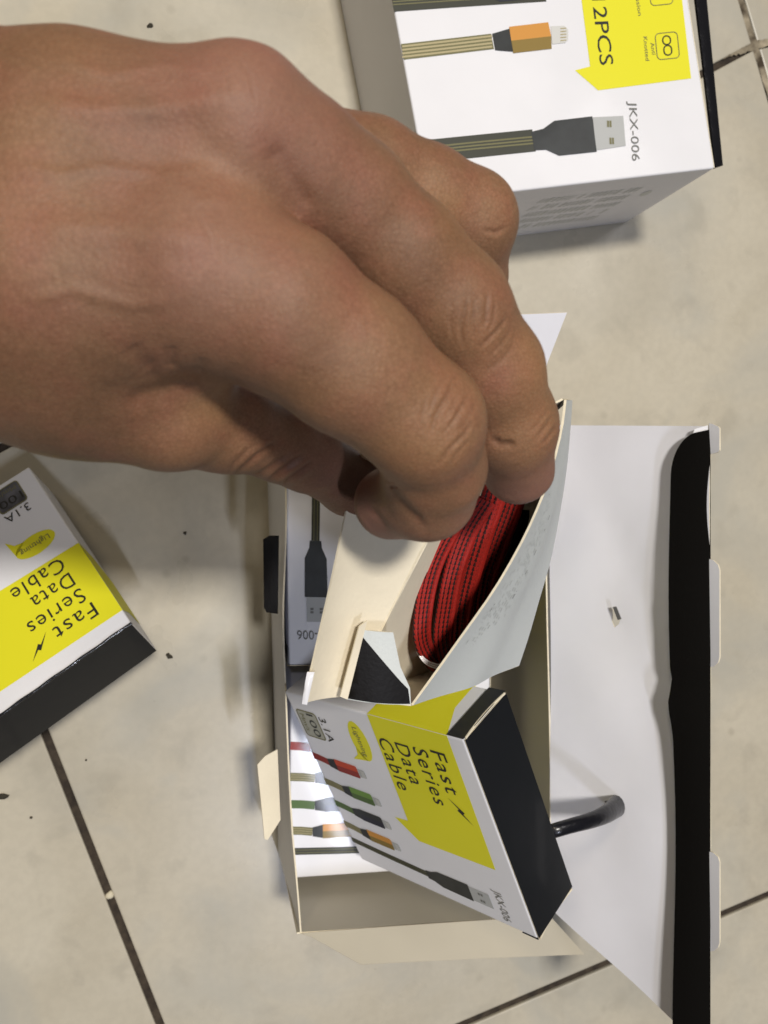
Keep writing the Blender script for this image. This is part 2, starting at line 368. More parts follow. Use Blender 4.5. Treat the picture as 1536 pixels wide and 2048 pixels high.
floor = tag(obj('floor', [(-3, -3, gz), (3, -3, gz), (3, 3, gz), (-3, 3, gz)], [[0, 1, 2, 3]], M_grout), kind='structure')
def line(p, q, z=0.0):
    a, b = PZ(*p, z)[:2], PZ(*q, z)[:2]; return a, b-a
def meet(l1, l2):
    A = np.array([l1[1], -l2[1]]).T; s = np.linalg.solve(A, l2[0]-l1[0]); return l1[0]+l1[1]*s[0]
L1 = line((80, 1440), (320, 2048)); L2 = line((690, 0), (724, 210)); L3 = line((1482, 0), (1512, 95)); L3b = line((1510, 92), (1541, 200))
B1 = line((1536, 1790), (930, 2048)); B3 = line((0, 928), (45, 904)); B2 = line((1430, 112), (1515, 90))
B3m = (B3[0], B2[0]-B3[0])
B1 = (B1[0], B1[1]); LB = lambda x, ref: None
far = lambda P, d, s: P+d/np.linalg.norm(d)*s
cross = meet(B2, L3); m32 = meet(B3m, L2)
dA = (L1[1]/np.linalg.norm(L1[1])+L3[1]/np.linalg.norm(L3[1])); dA /= np.linalg.norm(dA)     # along the A joints, to image bottom
dB = B1[1]/np.linalg.norm(B1[1])                                                                # along the B joints, to image left
b3l = meet((B3[0], dB), L1)                                                                     # left joint crossing
b1l = meet(B1, L1); b1r = meet(B1, (cross, L3b[1]))
tiles = [
    [b3l, cross, b1r, b1l],
    [b3l-dA*0.45, cross-dA*0.45, cross, b3l],
    [b3l-dA*0.45+dB*0.42, b3l-dA*0.45, b3l, b3l+dB*0.42],
    [cross-dA*0.45, cross-dA*0.45-dB*0.42, cross-dB*0.42, cross],
    [cross, cross-dB*0.42, b1r-dB*0.42, b1r],
    [b3l+dB*0.42, b3l, b1l, b1l+dB*0.42],
    [b1l, b1r, b1r+dA*0.42, b1l+dA*0.42],
    [b1r, b1r-dB*0.42, b1r-dB*0.42+dA*0.42, b1r+dA*0.42],
    [b1l+dB*0.42, b1l, b1l+dA*0.42, b1l+dB*0.42+dA*0.42],
]
for ti, poly in enumerate(tiles):
    poly = [np.array(p) for p in poly]
    if area2([tuple(p) for p in poly]) < 0: poly = poly[::-1]
    def inset(poly, d):
        out = []; n = len(poly)
        for i in range(n):
            a, b, c = poly[i-1], poly[i], poly[(i+1) % n]; e1 = (b-a)/np.linalg.norm(b-a); e2 = (c-b)/np.linalg.norm(c-b)
            n1 = np.array([-e1[1], e1[0]]); n2 = np.array([-e2[1], e2[0]]); m = n1+n2; m /= np.dot(m, n1); out.append(b+m*d)
        return out
    g = 0.0016 if ti in (0, 2) else 0.0019
    A, Bq, Cq = inset(poly, g), inset(poly, g+0.0002), inset(poly, g+0.0008); k = len(poly)
    zz = 0.0004*(((ti*37) % 5)-2)/4*0.5
    V = [(*p, -0.008) for p in A]+[(*p, -0.0006+zz) for p in A]+[(*p, -0.0002+zz) for p in Bq]+[(*p, zz) for p in Cq]
    Fc = [[3*k+i for i in range(k)]]
    for s in range(3): Fc += [[s*k+i, s*k+(i+1) % k, (s+1)*k+(i+1) % k, (s+1)*k+i] for i in range(k)]
    obj('tile', V, Fc, M_tile, floor)
def grout(p, d, s0, s1, wd, m, seed):
    rn = random.Random(seed); d = d/np.linalg.norm(d); n = np.array([-d[1], d[0]]); V = []; k = 60
    for i in range(k+1):
        q = p+d*(s0+(s1-s0)*i/k); a = wd*(0.75+0.5*rn.random())/2; b = wd*(0.75+0.5*rn.random())/2
        V += [(*(q+n*a), -0.0004+0.0003*rn.random()), (*(q-n*b), -0.0004+0.0003*rn.random())]
    obj('grout_joint', V, [[2*i, 2*i+1, 2*i+3, 2*i+2] for i in range(k)], m, floor)
grout(cross, L3[1], -0.2, 0.12, 0.0040, M_groutl, 1)
grout(cross, B2[1], -0.02, 0.06, 0.0040, M_groutl, 2)
# the pale chip of grout in the dark joint and loose specks of dirt
q = PZ(219, 1793, 0.0005)[:2]
def chip(c, r, h, m, name, parent=None, seed=0, elong=1.0, ang=0.0):
    rn = random.Random(seed); V = []; k = 9; ca, sa = math.cos(ang), math.sin(ang)
    for j, (s, z) in enumerate(((1, 0), (0.8, h*.7), (0.3, h))):
        for i in range(k):
            a = 2*math.pi*i/k; rr = r*s*(0.75+0.5*rn.random()); x, y = rr*math.cos(a)*elong, rr*math.sin(a)
            V.append((c[0]+x*ca-y*sa, c[1]+x*sa+y*ca, c[2]+z*(0.8+0.4*rn.random())))
    Fc = [[s*k+i, s*k+(i+1) % k, (s+1)*k+(i+1) % k, (s+1)*k+i] for s in range(2) for i in range(k)]+[[2*k+i for i in range(k)]]
    return obj(name, V, Fc, m, parent, smooth=True)
M_dirt = mat('dirt_crumb', (0.035, 0.03, 0.02, 1), 0.9, bump=0.5, bscale=2000)
chip((*q, -0.0012), 0.0019, 0.0012, M_groutl.copy(), 'grout_chip', floor, 3)
bpy.data.objects['grout_chip'].data.materials[0] = mat('pale_grout', (0.62, 0.56, 0.42, 1), 0.8)
for i, (x, y, r, el, an) in enumerate(((338, 1312, .0011, 1.5, -.6), (370, 1066, .0007, 1.2, .4), (6, 1592, .0014, 1.6, .1), (62, 1635, .0006, 1, 0), (72, 958, .0014, 1.4, -.9), (172, 1520, .0005, 1, 0), (1235, 420, .0006, 1, 0), (300, 52, .0010, 1.3, .5), (1395, 1880, .0008, 2, .2))):
    tag(chip((*PZ(x, y, 0)[:2], 0.0002), r, r*.5, M_dirt, 'dirt_crumb', None, 20+i, el, an),
        ['dark crumb of dirt on the grey tile below the small black and yellow box', 'tiny dark crumb on the tile under the hand', 'dark smear of dirt at the left frame edge', 'tiny speck of dirt left of the dark joint', 'brown smudge beside the upper corner of the small leaning box', 'tiny speck of dirt between the dark joint and the left frame edge', 'tiny dark speck beside the closed display carton', 'small brown speck on the tile above the wrist', 'small brown mark on the tile right of the open lid'][i], 'dirt', 'crumbs and specks of dirt on the tiles')

# ------------------------------------------------------------------ closed display carton, upper right
e1 = np.array([0.1215, 0.0222, 0]); e1 /= np.linalg.norm(e1); e2 = np.array([-0.0145, 0.0730, 0]); e2 /= np.linalg.norm(e2); e3 = np.array([0, 0, 1.0])
bo = np.array([0.0855, 0.1073, 0.0]); H, WU, LV = 0.0722, 0.1235, 0.197
carton, CP, cn = closed_box('display_carton', 'closed white display carton with black long side, lying flat behind the hand', bo, e1*WU, e2*LV, e3*H, 'cable display cartons', None, edge_line=False)
def uvb(x, y):
    p = PZ(x, y, H)-bo; A = np.array([(e1*WU)[:2], (e2*LV)[:2]]).T; return tuple(np.linalg.solve(A, p[:2]))
pb = Print()
def pp(l): return [uvb(*q) for q in l]
pb.poly('yellow_patch', I_yel, pp([(1150, 141), (1196, 181), (1382, 157), (1357, -60), (1155, -60), (1180, 133)]))
def txt(part, m, s, p0, p1, h, lift=2.2):
    """text from pixel p0 to p1 with cap height h (m) on the big carton's top"""
    A = np.array([e1*WU, e2*LV])
    a, b = np.array(uvb(*p0)), np.array(uvb(*p1)); wa = A.T@a; wb = A.T@b
    v, f, wd = text_tris(s); d = (wb-wa); Ld = np.linalg.norm(d); d /= Ld; up = np.cross([0, 0, 1], d); q = wa+np.outer(v[:, 0]*Ld/wd, d)+np.outer(v[:, 1]*h/0.73, up)
    uv = np.linalg.solve(A[:, :2].T, q[:, :2].T).T
    pb.items.setdefault('%s#%s' % (part, s), []).append((m, uv, f, lift))
txt('lettering', I_blk, '12PCS', (1183, -4), (1200, 131), 0.0062)
txt('lettering', I_gry, 'JKX-006', (1257, 203), (1264, 322), 0.0036)
txt('lettering', I_olv, 'Transmission', (1263, -60), (1276, 32), 0.0018)
txt('lettering', I_olv, 'Anti', (1300, 86), (1304, 110), 0.0018)
txt('lettering', I_olv, 'Knotted', (1286, 74), (1291, 122), 0.0018)
def px_ring(part, m, c, hw, hh, r, t, rot):
    tmp = Print(); tmp.frame('x', m, (0, 0), hw, hh, r, t)
    m_, v, f, l = tmp.items['x'][0]; ca, sa = math.cos(rot), math.sin(rot)
    uv = np.array([uvb(c[0]+x*ca-y*sa, c[1]+x*sa+y*ca) for x, y in v]); pb.items.setdefault(part, []).append((m, uv, f, 2.2))
px_ring('knot_icon', I_olv, (1334, 92), 23, 27, 9, 1.6, -0.10)
px_ring('speed_icon', I_olv, (1321, -16), 23, 27, 9, 1.6, -0.10)
for cy, ry in ((81, 10), (101, 11)):
    px_ring('knot_icon', I_blk, (1334+(cy-92)*.12, cy), 9, ry, 8.8, 2.6, -0.1)
# big gold plug
WB = 1/LV
dx = (1060-835, 235-241)
pb.ribbon('cable_picture#a', I_olv, pp([(805, 104), (900, 93), (985, 83)]), 0.0058*WB, 1.0)
for k in (-10.5, -3.6, 3.6, 10.5): pb.ribbon('cable_picture#a', I_tan, pp([(804, 104+k), (900, 93+k), (984, 83+k)]), 0.0007*WB, 1.7)
pb.poly('plug_picture#a', I_dk, pp([(984, 68), (1018, 58), (1026, 104), (990, 101)]), 2)
pb.poly('plug_picture#a', I_org, pp([(1018, 54), (1096, 45), (1102, 73), (1022, 82)]), 2)
pb.poly('plug_picture#a', I_dorg, pp([(1022, 82), (1102, 73), (1103, 98), (1026, 107)]), 2)
pb.poly('plug_picture#a', I_lslv, pp([(1101, 53), (1128, 52), (1136, 60), (1136, 80), (1130, 86), (1104, 89)]), 2)
for k in range(5): pb.poly('plug_picture#a', I_tan, pp([(1120, 57+k*6), (1132, 56+k*6), (1132, 58+k*6), (1120, 59+k*6)]), 3)
pb.ribbon('cable_picture#b', I_dk2, pp([(785, 8), (900, 0), (1090, -12)]), 0.0058*WB, 1.0)
for k in (-6, 0, 6): pb.ribbon('cable_picture#b', I_olv, pp([(785, 4+k), (900, -4+k), (1090, -16+k)]), 0.0004*WB, 1.7)
pb.poly('plug_picture#b', I_navy, pp([(975, -8), (1000, 4), (1088, -4), (1080, -60), (990, -50)]), 2)
pb.ribbon('cable_picture#c', I_dk2, pp([(834, 305), (950, 293), (1068, 281)]), 0.0085*WB, 1.0)
for k in (-8, -1.5, 5): pb.ribbon('cable_picture#c', I_olv, pp([(834, 305+k), (950, 293+k), (1066, 282+k)]), 0.0006*WB, 1.7)
pb.poly('plug_picture#c', I_dk, pp([(1062, 264), (1086, 258), (1108, 242), (1184, 233), (1193, 304), (1118, 312), (1092, 300), (1068, 301)]), 2)
pb.poly('plug_picture#c', I_slv, pp([(1185, 235), (1246, 232), (1251, 292), (1192, 301)]), 2)
for (x, y) in ((1213, 248), (1218, 282)):
    for k in (0, 5): pb.poly('plug_picture#c', I_olv, pp([(x+k, y-6), (x+k+4, y-6), (x+k+4.5, y+7), (x+k+.5, y+7)]), 3)
pb.build(lambda a, b: CP(a, b, 1), lambda a, b: e3, carton)
led = [PZ(1431, 336, H-.0004), PZ(1446, 331, H-.0012), PZ(1408, -60, H-.0012), PZ(1385, -60, H-.0004)]
sheet('black_long_edge', UNIT, quad_fn(led[0], led[1], led[2], led[3], bow=0.0002), 0.0012, (M_gloss, M_gloss, M_gloss), carton, step=0.2)
# faint small print on the near side of the carton
pv = Print(); rn = random.Random(8)
for row in range(5):
    a = 0.42+row*0.012
    while a < 0.80:
        l = 0.01+rn.random()*0.035
        if rn.random() < 0.9: pv.poly('small_print', I_vf, [(a, 0.80-row*0.13), (a+l*.3, 0.80-row*0.13), (a+l*.3-.012, 0.72-row*0.13), (a-.012, 0.72-row*0.13)])
        a += l*.3+0.010
pv.poly('small_print', I_vf, arc((0.86, 0.66), 0.018, 0.05, 0, 330, 10))
pv.build(lambda a, c: CP(a, 0, c), lambda a, b: -cn[1], carton)
for k, (a0, a1) in enumerate(((0.42, 0.60), (0.68, 0.84), (0.06, 0.2))):      # the locking tabs under the black side's upper edge
    pass

# ------------------------------------------------------------------ open display carton
HR = 0.072
cFL, cNL, cNR, cFR = (np.array([*p, 0.0]) for p in ((0.0287, 0.0235), (0.0333, -0.1705), (0.1367, -0.1755), (0.1345, 0.0232)))
oc = thing('open_display_carton', 'open display carton of cable boxes with raised white lid and black tuck flap', 'box', (0.083, -0.075, 0), 'cable display cartons')
V3 = lambda x, y, z: np.array([x, y, z], float)
def wall(a, b, wob=None):
    def f(u, v):
        p = a+(b-a)*u; p = p+V3(0, 0, HR*v)
        return p+(wob(u, v) if wob else 0)
    return f
sheet('left_wall', [(0, 0), (1, 0), (1, 1), (0, 1)], wall(cFL, cNL, lambda u, v: V3(0.0010*math.sin(u*7+.5)*v-0.0014*v*math.exp(-((u-.37)/.13)**2)+0.0010*v*max(0, u-.80)/.2, 0, 0)), 0.0006, (M_white, M_plain, M_edge), oc, step=0.05)
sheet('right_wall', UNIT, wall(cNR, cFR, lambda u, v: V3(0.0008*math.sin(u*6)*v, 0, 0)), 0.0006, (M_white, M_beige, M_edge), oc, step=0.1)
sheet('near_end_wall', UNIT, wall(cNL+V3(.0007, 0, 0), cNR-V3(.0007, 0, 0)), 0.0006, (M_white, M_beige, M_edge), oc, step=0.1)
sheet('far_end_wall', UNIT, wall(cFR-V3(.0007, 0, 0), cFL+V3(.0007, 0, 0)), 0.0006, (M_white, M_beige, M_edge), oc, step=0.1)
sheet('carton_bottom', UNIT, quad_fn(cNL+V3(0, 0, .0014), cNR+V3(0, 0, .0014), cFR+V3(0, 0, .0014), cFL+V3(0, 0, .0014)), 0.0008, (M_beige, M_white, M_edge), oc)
# near dust flap (beige inside) and the far one
A_, B_ = cNL+V3(.002, 0, HR), cNR+V3(0, 0, HR)
C_, D_ = PZ(1168, 1909, 0.080), PZ(640, 1934, 0.080)
sheet('near_dust_flap', [(0.0, 0), (1, 0), (1.0, 1), (0.145, 1.0), (0.03, 0.12)], quad_fn(A_, B_, C_, D_, bow=-0.001, bow_axis='u'), 0.0005, (M_white, M_beige, M_edge), oc, step=0.1)
A_, B_ = cFL+V3(0, 0, HR), cFR+V3(0, 0, HR)
C_, D_ = PZ(1134, 625, 0.098), PZ(520, 640, 0.098)
sheet('far_dust_flap', [(0.0, 0), (0.93, 0), (0.93, 0.3), (1.0, 1.0), (0.1, 1.0)], quad_fn(A_, B_, C_, D_, bow=0.001, bow_axis='u'), 0.0005, (M_plain, M_plain, M_edge), oc, step=0.1)
# lid: hinge at the right wall, standing steeply and leaning out
h0, h1 = cFR+V3(.0005, 0, HR), cNR+V3(.0005, .003, HR)
ZT = 0.125
t0, t1 = PZ(1421, 852, ZT), PZ(1420, 2110, ZT)
LW = np.linalg.norm(t0-h0); LLn = np.linalg.norm(h0-h1)
lid_n = np.cross(h1-h0, t0-h0); lid_n /= np.linalg.norm(lid_n)
if lid_n[0] > 0: lid_n = -lid_n
def lidf(u, v):          # u along the hinge from the far end (m), v outwards from it (m)
    a = u/LLn; b = v/LW
    p = (1-a)*(1-b)*h0+a*(1-b)*h1+a*b*t1+(1-a)*b*t0
    bump = 0.0022*math.sin(b*math.pi)*(0.6+0.5*math.sin(a*5+.4))+0.0010*math.exp(-((a-.36)/.10)**2-((b-.30)/.25)**2)-0.0012*math.exp(-((a-.12)/.08)**2)*b
    sc = (b-.42)-(a-.2)*1.94; bump += 0.0007*math.exp(-(sc/.035)**2)*max(0, min(1, (a-.1)*12, (.5-a)*12))
    bump += 0.0005*math.sin(b*9+a*3)*math.sin(a*14+1)
    return p+lid_n*bump*-1
def project(p):
    q = R.T@(np.asarray(p)-CAM); return np.array([CX-F*q[0]/q[2], CY+F*q[1]/q[2]])
def ppl(x, y):           # photo pixel -> lid u,v
    g = np.array([LLn*0.5, LW*0.5])
    for _ in range(25):
        r0 = project(lidf(*g))-(x, y); J = np.array([(project(lidf(g[0]+1e-5, g[1]))-(x, y)-r0)/1e-5, (project(lidf(g[0], g[1]+1e-5))-(x, y)-r0)/1e-5]).T
        g = g-np.clip(np.linalg.solve(J, r0), -0.02, 0.02)
    return float(g[0]), float(g[1])
hole1 = [(c[0], c[1]) for c in [ppl(*q) for q in ((1224, 1243), (1229, 1255), (1237, 1249), (1241, 1238), (1230, 1212), (1226, 1216))]]
hole2 = [(c[0], c[1]) for c in [ppl(*q) for q in ((1212, 1612), (1228, 1622), (1244, 1618), (1234, 1597), (1222, 1600))]]
lid = sheet('lid', [(0, 0), (LLn, 0), (LLn, LW), (0, LW)], lidf, 0.0005, (M_plain, M_white, M_edge) if False else (M_plain, M_white, M_edge), oc, holes=[hole1, hole2], step=0.005)
# make sure the visible face is the plain one
# torn tongue at the small hole
tq = [CAM+(lidf(*ppl(*q))-CAM)*0.992 for q in ((1226, 1214), (1233, 1213), (1243, 1238), (1236, 1240))]
sheet('torn_tongue', UNIT, quad_fn(*tq), 0.0003, (M_greyc, M_greyc, M_greyc), lid)
# tuck flap, folded back over the lid's inside, black, with rounded far corner
f0, f1 = t0, t1
g0, g1 = (CAM+(lidf(*ppl(*q))-CAM)*0.984 for q in ((1340, 868), (1351, 2113)))
TL = np.linalg.norm(f1-f0); TWd = np.linalg.norm(g0-f0)
def tf(u, v):
    a, b = u/TL, v/TWd
    p = (1-a)*(1-b)*f0+a*(1-b)*f1+a*b*g1+(1-a)*b*g0
    k = 0.0011*math.exp(-((a-.395)/.012)**2)*b-0.0013*math.exp(-((a-.43)/.03)**2)*b
    return p+np.array([1, 0, 0])*(k+0.0010*math.sin(a*9+2.2)*b)+np.array([0, 0, 1])*0.0012*math.sin(b*math.pi)*(1 if True else 0)
rc = 0.0230
cor = [(0.0012+0.013*(1-math.sin(math.radians(q))), TWd*0.45+TWd*0.55*math.cos(math.radians(q))) for q in range(90, -1, -10)]
tuck_out = [(TL, 0), (TL, TWd)]+[(c[0], c[1]) for c in cor[::-1]][0:]+[(0.0012, 0.0)]
sheet('tuck_flap', tuck_out, tf, 0.0005, (M_dull, M_dull, M_white), oc, step=0.004)
# locking tabs that stand out along the fold
def tab(y0, y1, x1=1439, name='locking_tab'):
    a = PZ(1418, y0, ZT+.0002); b = PZ(1420, y1, ZT+.0002); c = PZ(x1, y1-3, ZT+.004); d = PZ(x1, y0+6, ZT+.004)
    r = [(0, 0), (1, 0), (1, 0.45), (0.97, 0.85), (0.92, 1), (0.08, 1), (0.03, 0.85), (0, 0.4)]
    sheet(name, r, quad_fn(a, b, c, d), 0.0006, (M_white, M_white, M_edge), oc)
tab(846, 908); tab(1118, 1334); tab(1703, 1903)
sheet('corner_lug', UNIT, quad_fn(tf(.0011, TWd*.5), tf(.0011, .0), tf(-.0005, .0), tf(-.0002, TWd*.45)), 0.0004, (M_white, M_white, M_edge), oc)
# slots' lips on the left rim: a black one and a cream one bent outwards
def lip(pts, z0, z1, m, name, lab):
    p = [PZ(x, y, z) for (x, y), z in zip(pts, (z0, z0, z1, z1))]
    o = sheet(name, [(0, 0), (1, 0), (1, .6), (.95, 1), (.06, .97), (0, .8)], quad_fn(*p, bow=0.0003), 0.0005, m, oc, step=0.25); o['label'] = lab
lip([(556, 1228), (558, 1071), (526, 1071), (527, 1224)], HR-.0005, HR-.002, (M_blackm, M_blackm, M_edge), 'slot_lip', 'black slot lip on the left rim')
lip([(561, 1640), (555, 1499), (514, 1521), (529, 1690)], HR-.0005, HR+.002, (M_cream, M_black, M_edge), 'slot_lip', 'cream slot lip bent out from the left rim')

# ------------------------------------------------------------------ small boxes
grp = 'small boxes of fast data cable'
D = 0.0234
C_box = closed_box('small_cable_box', 'white and yellow cable box lying flat in the carton under the hand', (0.0306, 0.0208, 0.0468), np.array([0.001, -0.0890, 0]), np.array([0.0913, -0.0045, 0]), np.array([0, 0, D]), grp, small_box_print())
B_box = closed_box('small_cable_box', 'cable box lying deep in the carton, only its striped cable ends and glare showing', (0.0342, -0.1630, 0.0195), np.array([0.0860, -0.003, 0]), np.array([0.001, 0.0860, 0]), np.array([0, 0, D]), grp, small_box_print())
Ua, Va, Na = np.array([0.54238, 0.00661, 0.84011]), np.array([-0.38692, 0.88958, 0.24279]), np.array([-0.74574, -0.45674, 0.48505])
A_box, AP, an = closed_box('small_cable_box', 'white and yellow cable box tilted up in the open carton, black side against the lid', (0.07964, -0.14172, 0.04339), Ua*0.0852, Va*0.0850, Na*0.0234, grp, small_box_print())
L_box = closed_box('small_cable_box', 'small white, yellow and black cable box leaning on the tiles left of the open carton', (-0.12855, -0.04916, 0.00508), np.array([0.50072, -0.66725, 0.55142])*0.0867, np.array([0.82237, 0.56552, -0.06244])*0.0800, np.array([-0.27018, 0.48473, 0.83189])*0.0225, grp, small_box_print(True), skew=0.045, edge_line=False)

_lp = L_box[1]
tube([_lp(1, b, 1)+np.array([0, 0, 0.0002])+0.0002*math.sin(b*40)*np.array([1, 0, 0]) for b in np.linspace(0.0, 1.0, 24)], 0.0006, M_gloss, 'highlight_bead', L_box[0], 90, 8)  # thin glossy bead added along the edge for its highlight line
# ------------------------------------------------------------------ the box held open in the hand
K0 = (0.0, 0.0)
hb = thing('opened_cable_box', 'small cable box held open end up, cream inside and red cable showing', 'box', PD(900, 1250, 0.24), grp)
rim = [(822, 1408, .2100), (868, 1345, .2100), (918, 1275, .2098), (985, 1180, .2090), (1040, 1085, .2080), (1077, 1005, .2065), (1100, 940, .2050), (1120, 860, .2035), (1128, 800, .2030)]
low = [(1035, 1330, .2730), (1055, 1270, .2735), (1075, 1200, .2740), (1098, 1120, .2740), (1112, 1050, .2740), (1124, 980, .2735), (1132, 920, .2730), (1138, 850, .2720), (1140, 800, .2710)]
rimP = np.array([PD(*p) for p in rim]); lowP = np.array([PD(*p) for p in low])
def rw(u, v):      # right wall: u along the mouth, v down
    a, b = along(rimP, u), along(lowP, u); p = a+(b-a)*v
    out = np.array([0.95, -0.1, 0.3]); k = 0.0022*math.exp(-((v-.42)/.2)**2)*(1-.6*u)
    return p+out*k
rwall = sheet('right_panel', UNIT, rw, 0.0006, (M_blackm, M_pale, M_edge), hb, step=0.05)
# fold line along the mouth and the tiny print on it
pr = Print(); rn = random.Random(5)
for row in range(10):
    v = 0.10+row*0.028; u = 0.16+row*0.012+rn.random()*.02
    while u < 0.72-(row*.02):
        l = 0.004+rn.random()*0.03
        if rn.random() < (0.6 if 2 < row < 8 else 0.35): pr.poly('small_print', I_gry if row in (1, 8) and rn.random() < .4 else I_vf, [(u, v), (u+l*.5, v), (u+l*.5, v+0.006), (u, v+0.006)])
        u += l*.5+0.006
pr.build(lambda u, v: rw(u, v), lambda u, v: np.array([0.9, -0.15, 0.4])/1.0, hb, unit=0.00095)
# left wall of the mouth, deep panel in shade
foldp = [(700, 1394, .2085), (722, 1340, .2085), (748, 1285, .2080), (790, 1200, .2065), (835, 1110, .2045), (870, 1040, .2030), (905, 960, .2020), (930, 900, .2010)]
deepl = [(905, 1325, .2730), (915, 1280, .2735), (935, 1230, .2740), (955, 1160, .2740), (980, 1090, .2740), (1000, 1030, .2730), (1020, 960, .2730), (1030, 900, .2720)]
fP = np.array([PD(*p) for p in foldp]); dP = np.array([PD(*p) for p in deepl])
sheet('left_panel', UNIT, lambda u, v: along(fP, u)+(along(dP, u)-along(fP, u))*v, 0.0005, (M_white, M_cream, M_edge), hb, step=0.08)
sheet('near_panel', UNIT, quad_fn(PD(702, 1396, .2087), PD(822, 1408, .2102), PD(1035, 1330, .2730), PD(905, 1325, .2730)), 0.0005, (M_cream, M_white, M_edge), hb)
sheet('far_panel', UNIT, quad_fn(PD(930, 900, .2010), PD(1030, 900, .2720), PD(1138, 800, .2710), PD(1126, 800, .2030)), 0.0005, (M_cream, M_white, M_edge), hb)
sheet('inner_end', UNIT, quad_fn(PD(905, 1325, .2725), PD(1035, 1330, .2725), PD(1138, 850, .2715), PD(1030, 900, .2715)), 0.0005, (M_cream, M_white, M_edge), hb)
# end closure folded open to the left: the bright cream panel
free = [(608, 1407, .1990), (640, 1265, .1965), (664, 1160, .1935), (683, 1070, .1915), (698, 1000, .1895), (709, 955, .1885), (722, 915, .1875), (734, 870, .1870)]
frP = np.array([PD(*p) for p in free])
def cl(u, v):
    a, b = along(fP, u), along(frP, u); p = a+(b-a)*v
    return p-np.array([0, 0, 1])*0.0018*4*v*(1-v)
closure = sheet('end_flap', [(0, -0.02), (1, -0.05), (1, 1), (0, 1)], cl, 0.0005, (M_cream, M_white, M_edge), hb, step=0.06)
sheet('flap_return', UNIT, quad_fn(PD(694, 1398, .2040), PD(679, 1392, .2030), PD(717, 1252, .2005), PD(733, 1240, .2015)), 0.0004, (M_cream, M_cream, M_edge), hb)
sheet('tuck_tab_end', [(0, 0), (1, 0), (1, 1), (0.3, 1)], quad_fn(PD(604, 1408, .1985), PD(614, 1410, .1985), PD(629, 1344, .1970), PD(608, 1344, .1970), bow=0.0006), 0.0009, (M_white, M_white, M_edge), hb, step=0.3)
# dust flap across the near end: black print with a pale triangle
dfp = [(692, 1398), (822, 1409), (820, 1376), (800, 1332), (785, 1262), (721, 1257)]
O_, Ux, Uy = PD(692, 1398, .2070), None, None
pl = [PD(692, 1398, .2060), PD(822, 1409, .2092), PD(721, 1257, .2025)]
nn = np.cross(pl[1]-pl[0], pl[2]-pl[0]); nn /= np.linalg.norm(nn)
def onpl(x, y, off=0.0):
    r = R@np.array([(x-CX)/F, -(y-CY)/F, -1.0]); t = np.dot(pl[0]-CAM, nn)/np.dot(r, nn); return CAM+r*t+nn*off
dust = sheet('dust_flap', [(x, -y) for x, y in dfp], lambda x, y: onpl(x, -y)+nn*0.0012*math.sin((x-692)/130*math.pi), 0.0004, (M_pale, M_cream, M_edge), hb, step=20)
def dblack():
    poly = [(693, -1396), (820, -1407), (816, -1377), (800, -1360), (722, -1268)]
    v2, t = tri2d(poly, step=16)
    V = [onpl(x, y*-1)+nn*(0.0012*math.sin((x-692)/130*math.pi)+0.00018) for x, y in v2]
    obj('black_print', V, t, M_blackm, dust, smooth=True)
dblack()

# ------------------------------------------------------------------ red cable coiled inside
def cable_material():
    m = bpy.data.materials.new('red_braid'); m.use_nodes = True; nt = m.node_tree; b = nt.nodes['Principled BSDF']; L = nt.links.new
    uv = nt.nodes.new('ShaderNodeUVMap'); sp = nt.nodes.new('ShaderNodeSeparateXYZ'); L(uv.outputs[0], sp.inputs[0])
    def mth(op, a, c=None):
        n = nt.nodes.new('ShaderNodeMath'); n.operation = op
        for i, q in enumerate((a, c)):
            if q is None: continue
            L(q, n.inputs[i]) if not isinstance(q, (int, float)) else setattr(n.inputs[i], 'default_value', q)
        return n.outputs[0]
    rib = mth('PINGPONG', mth('MULTIPLY', sp.outputs['Y'], 5.0), 0.5)          # 0 at a groove, .5 on a rib
    saw = mth('FRACT', mth('MULTIPLY', sp.outputs['X'], 700.0))
    band = mth('GREATER_THAN', sp.outputs['Y'], 0.24)
    edge = mth('MULTIPLY', mth('LESS_THAN', rib, mth('ADD', mth('MULTIPLY', saw, 0.26), 0.07)), band)
    wv = nt.nodes.new('ShaderNodeTexNoise'); wv.inputs['Scale'].default_value = 2500; tc = nt.nodes.new('ShaderNodeTexCoord'); L(tc.outputs['Object'], wv.inputs['Vector'])
    rp = nt.nodes.new('ShaderNodeValToRGB'); rp.color_ramp.elements[0].color = (0.16, 0.004, 0.003, 1); rp.color_ramp.elements[1].color = (0.50, 0.020, 0.010, 1)
    L(wv.outputs['Fac'], rp.inputs[0])
    mx = nt.nodes.new('ShaderNodeMix'); mx.data_type = 'RGBA'; L(edge, mx.inputs[0]); L(rp.outputs[0], mx.inputs[6]); mx.inputs[7].default_value = (0.02, 0.004, 0.004, 1)
    L(mx.outputs[2], b.inputs['Base Color']); b.inputs['Roughness'].default_value = 0.6
    bp = nt.nodes.new('ShaderNodeBump'); bp.inputs['Strength'].default_value = 0.7; bp.inputs['Distance'].default_value = 0.0002
    L(mth('ADD', wv.outputs['Fac'], saw), bp.inputs['Height']); L(bp.outputs[0], b.inputs['Normal'])
    return m
M_braid = cable_material()
cable = thing('charging_cable', 'coiled flat red braided cable inside the opened box', 'cable', PD(900, 1200, .235))
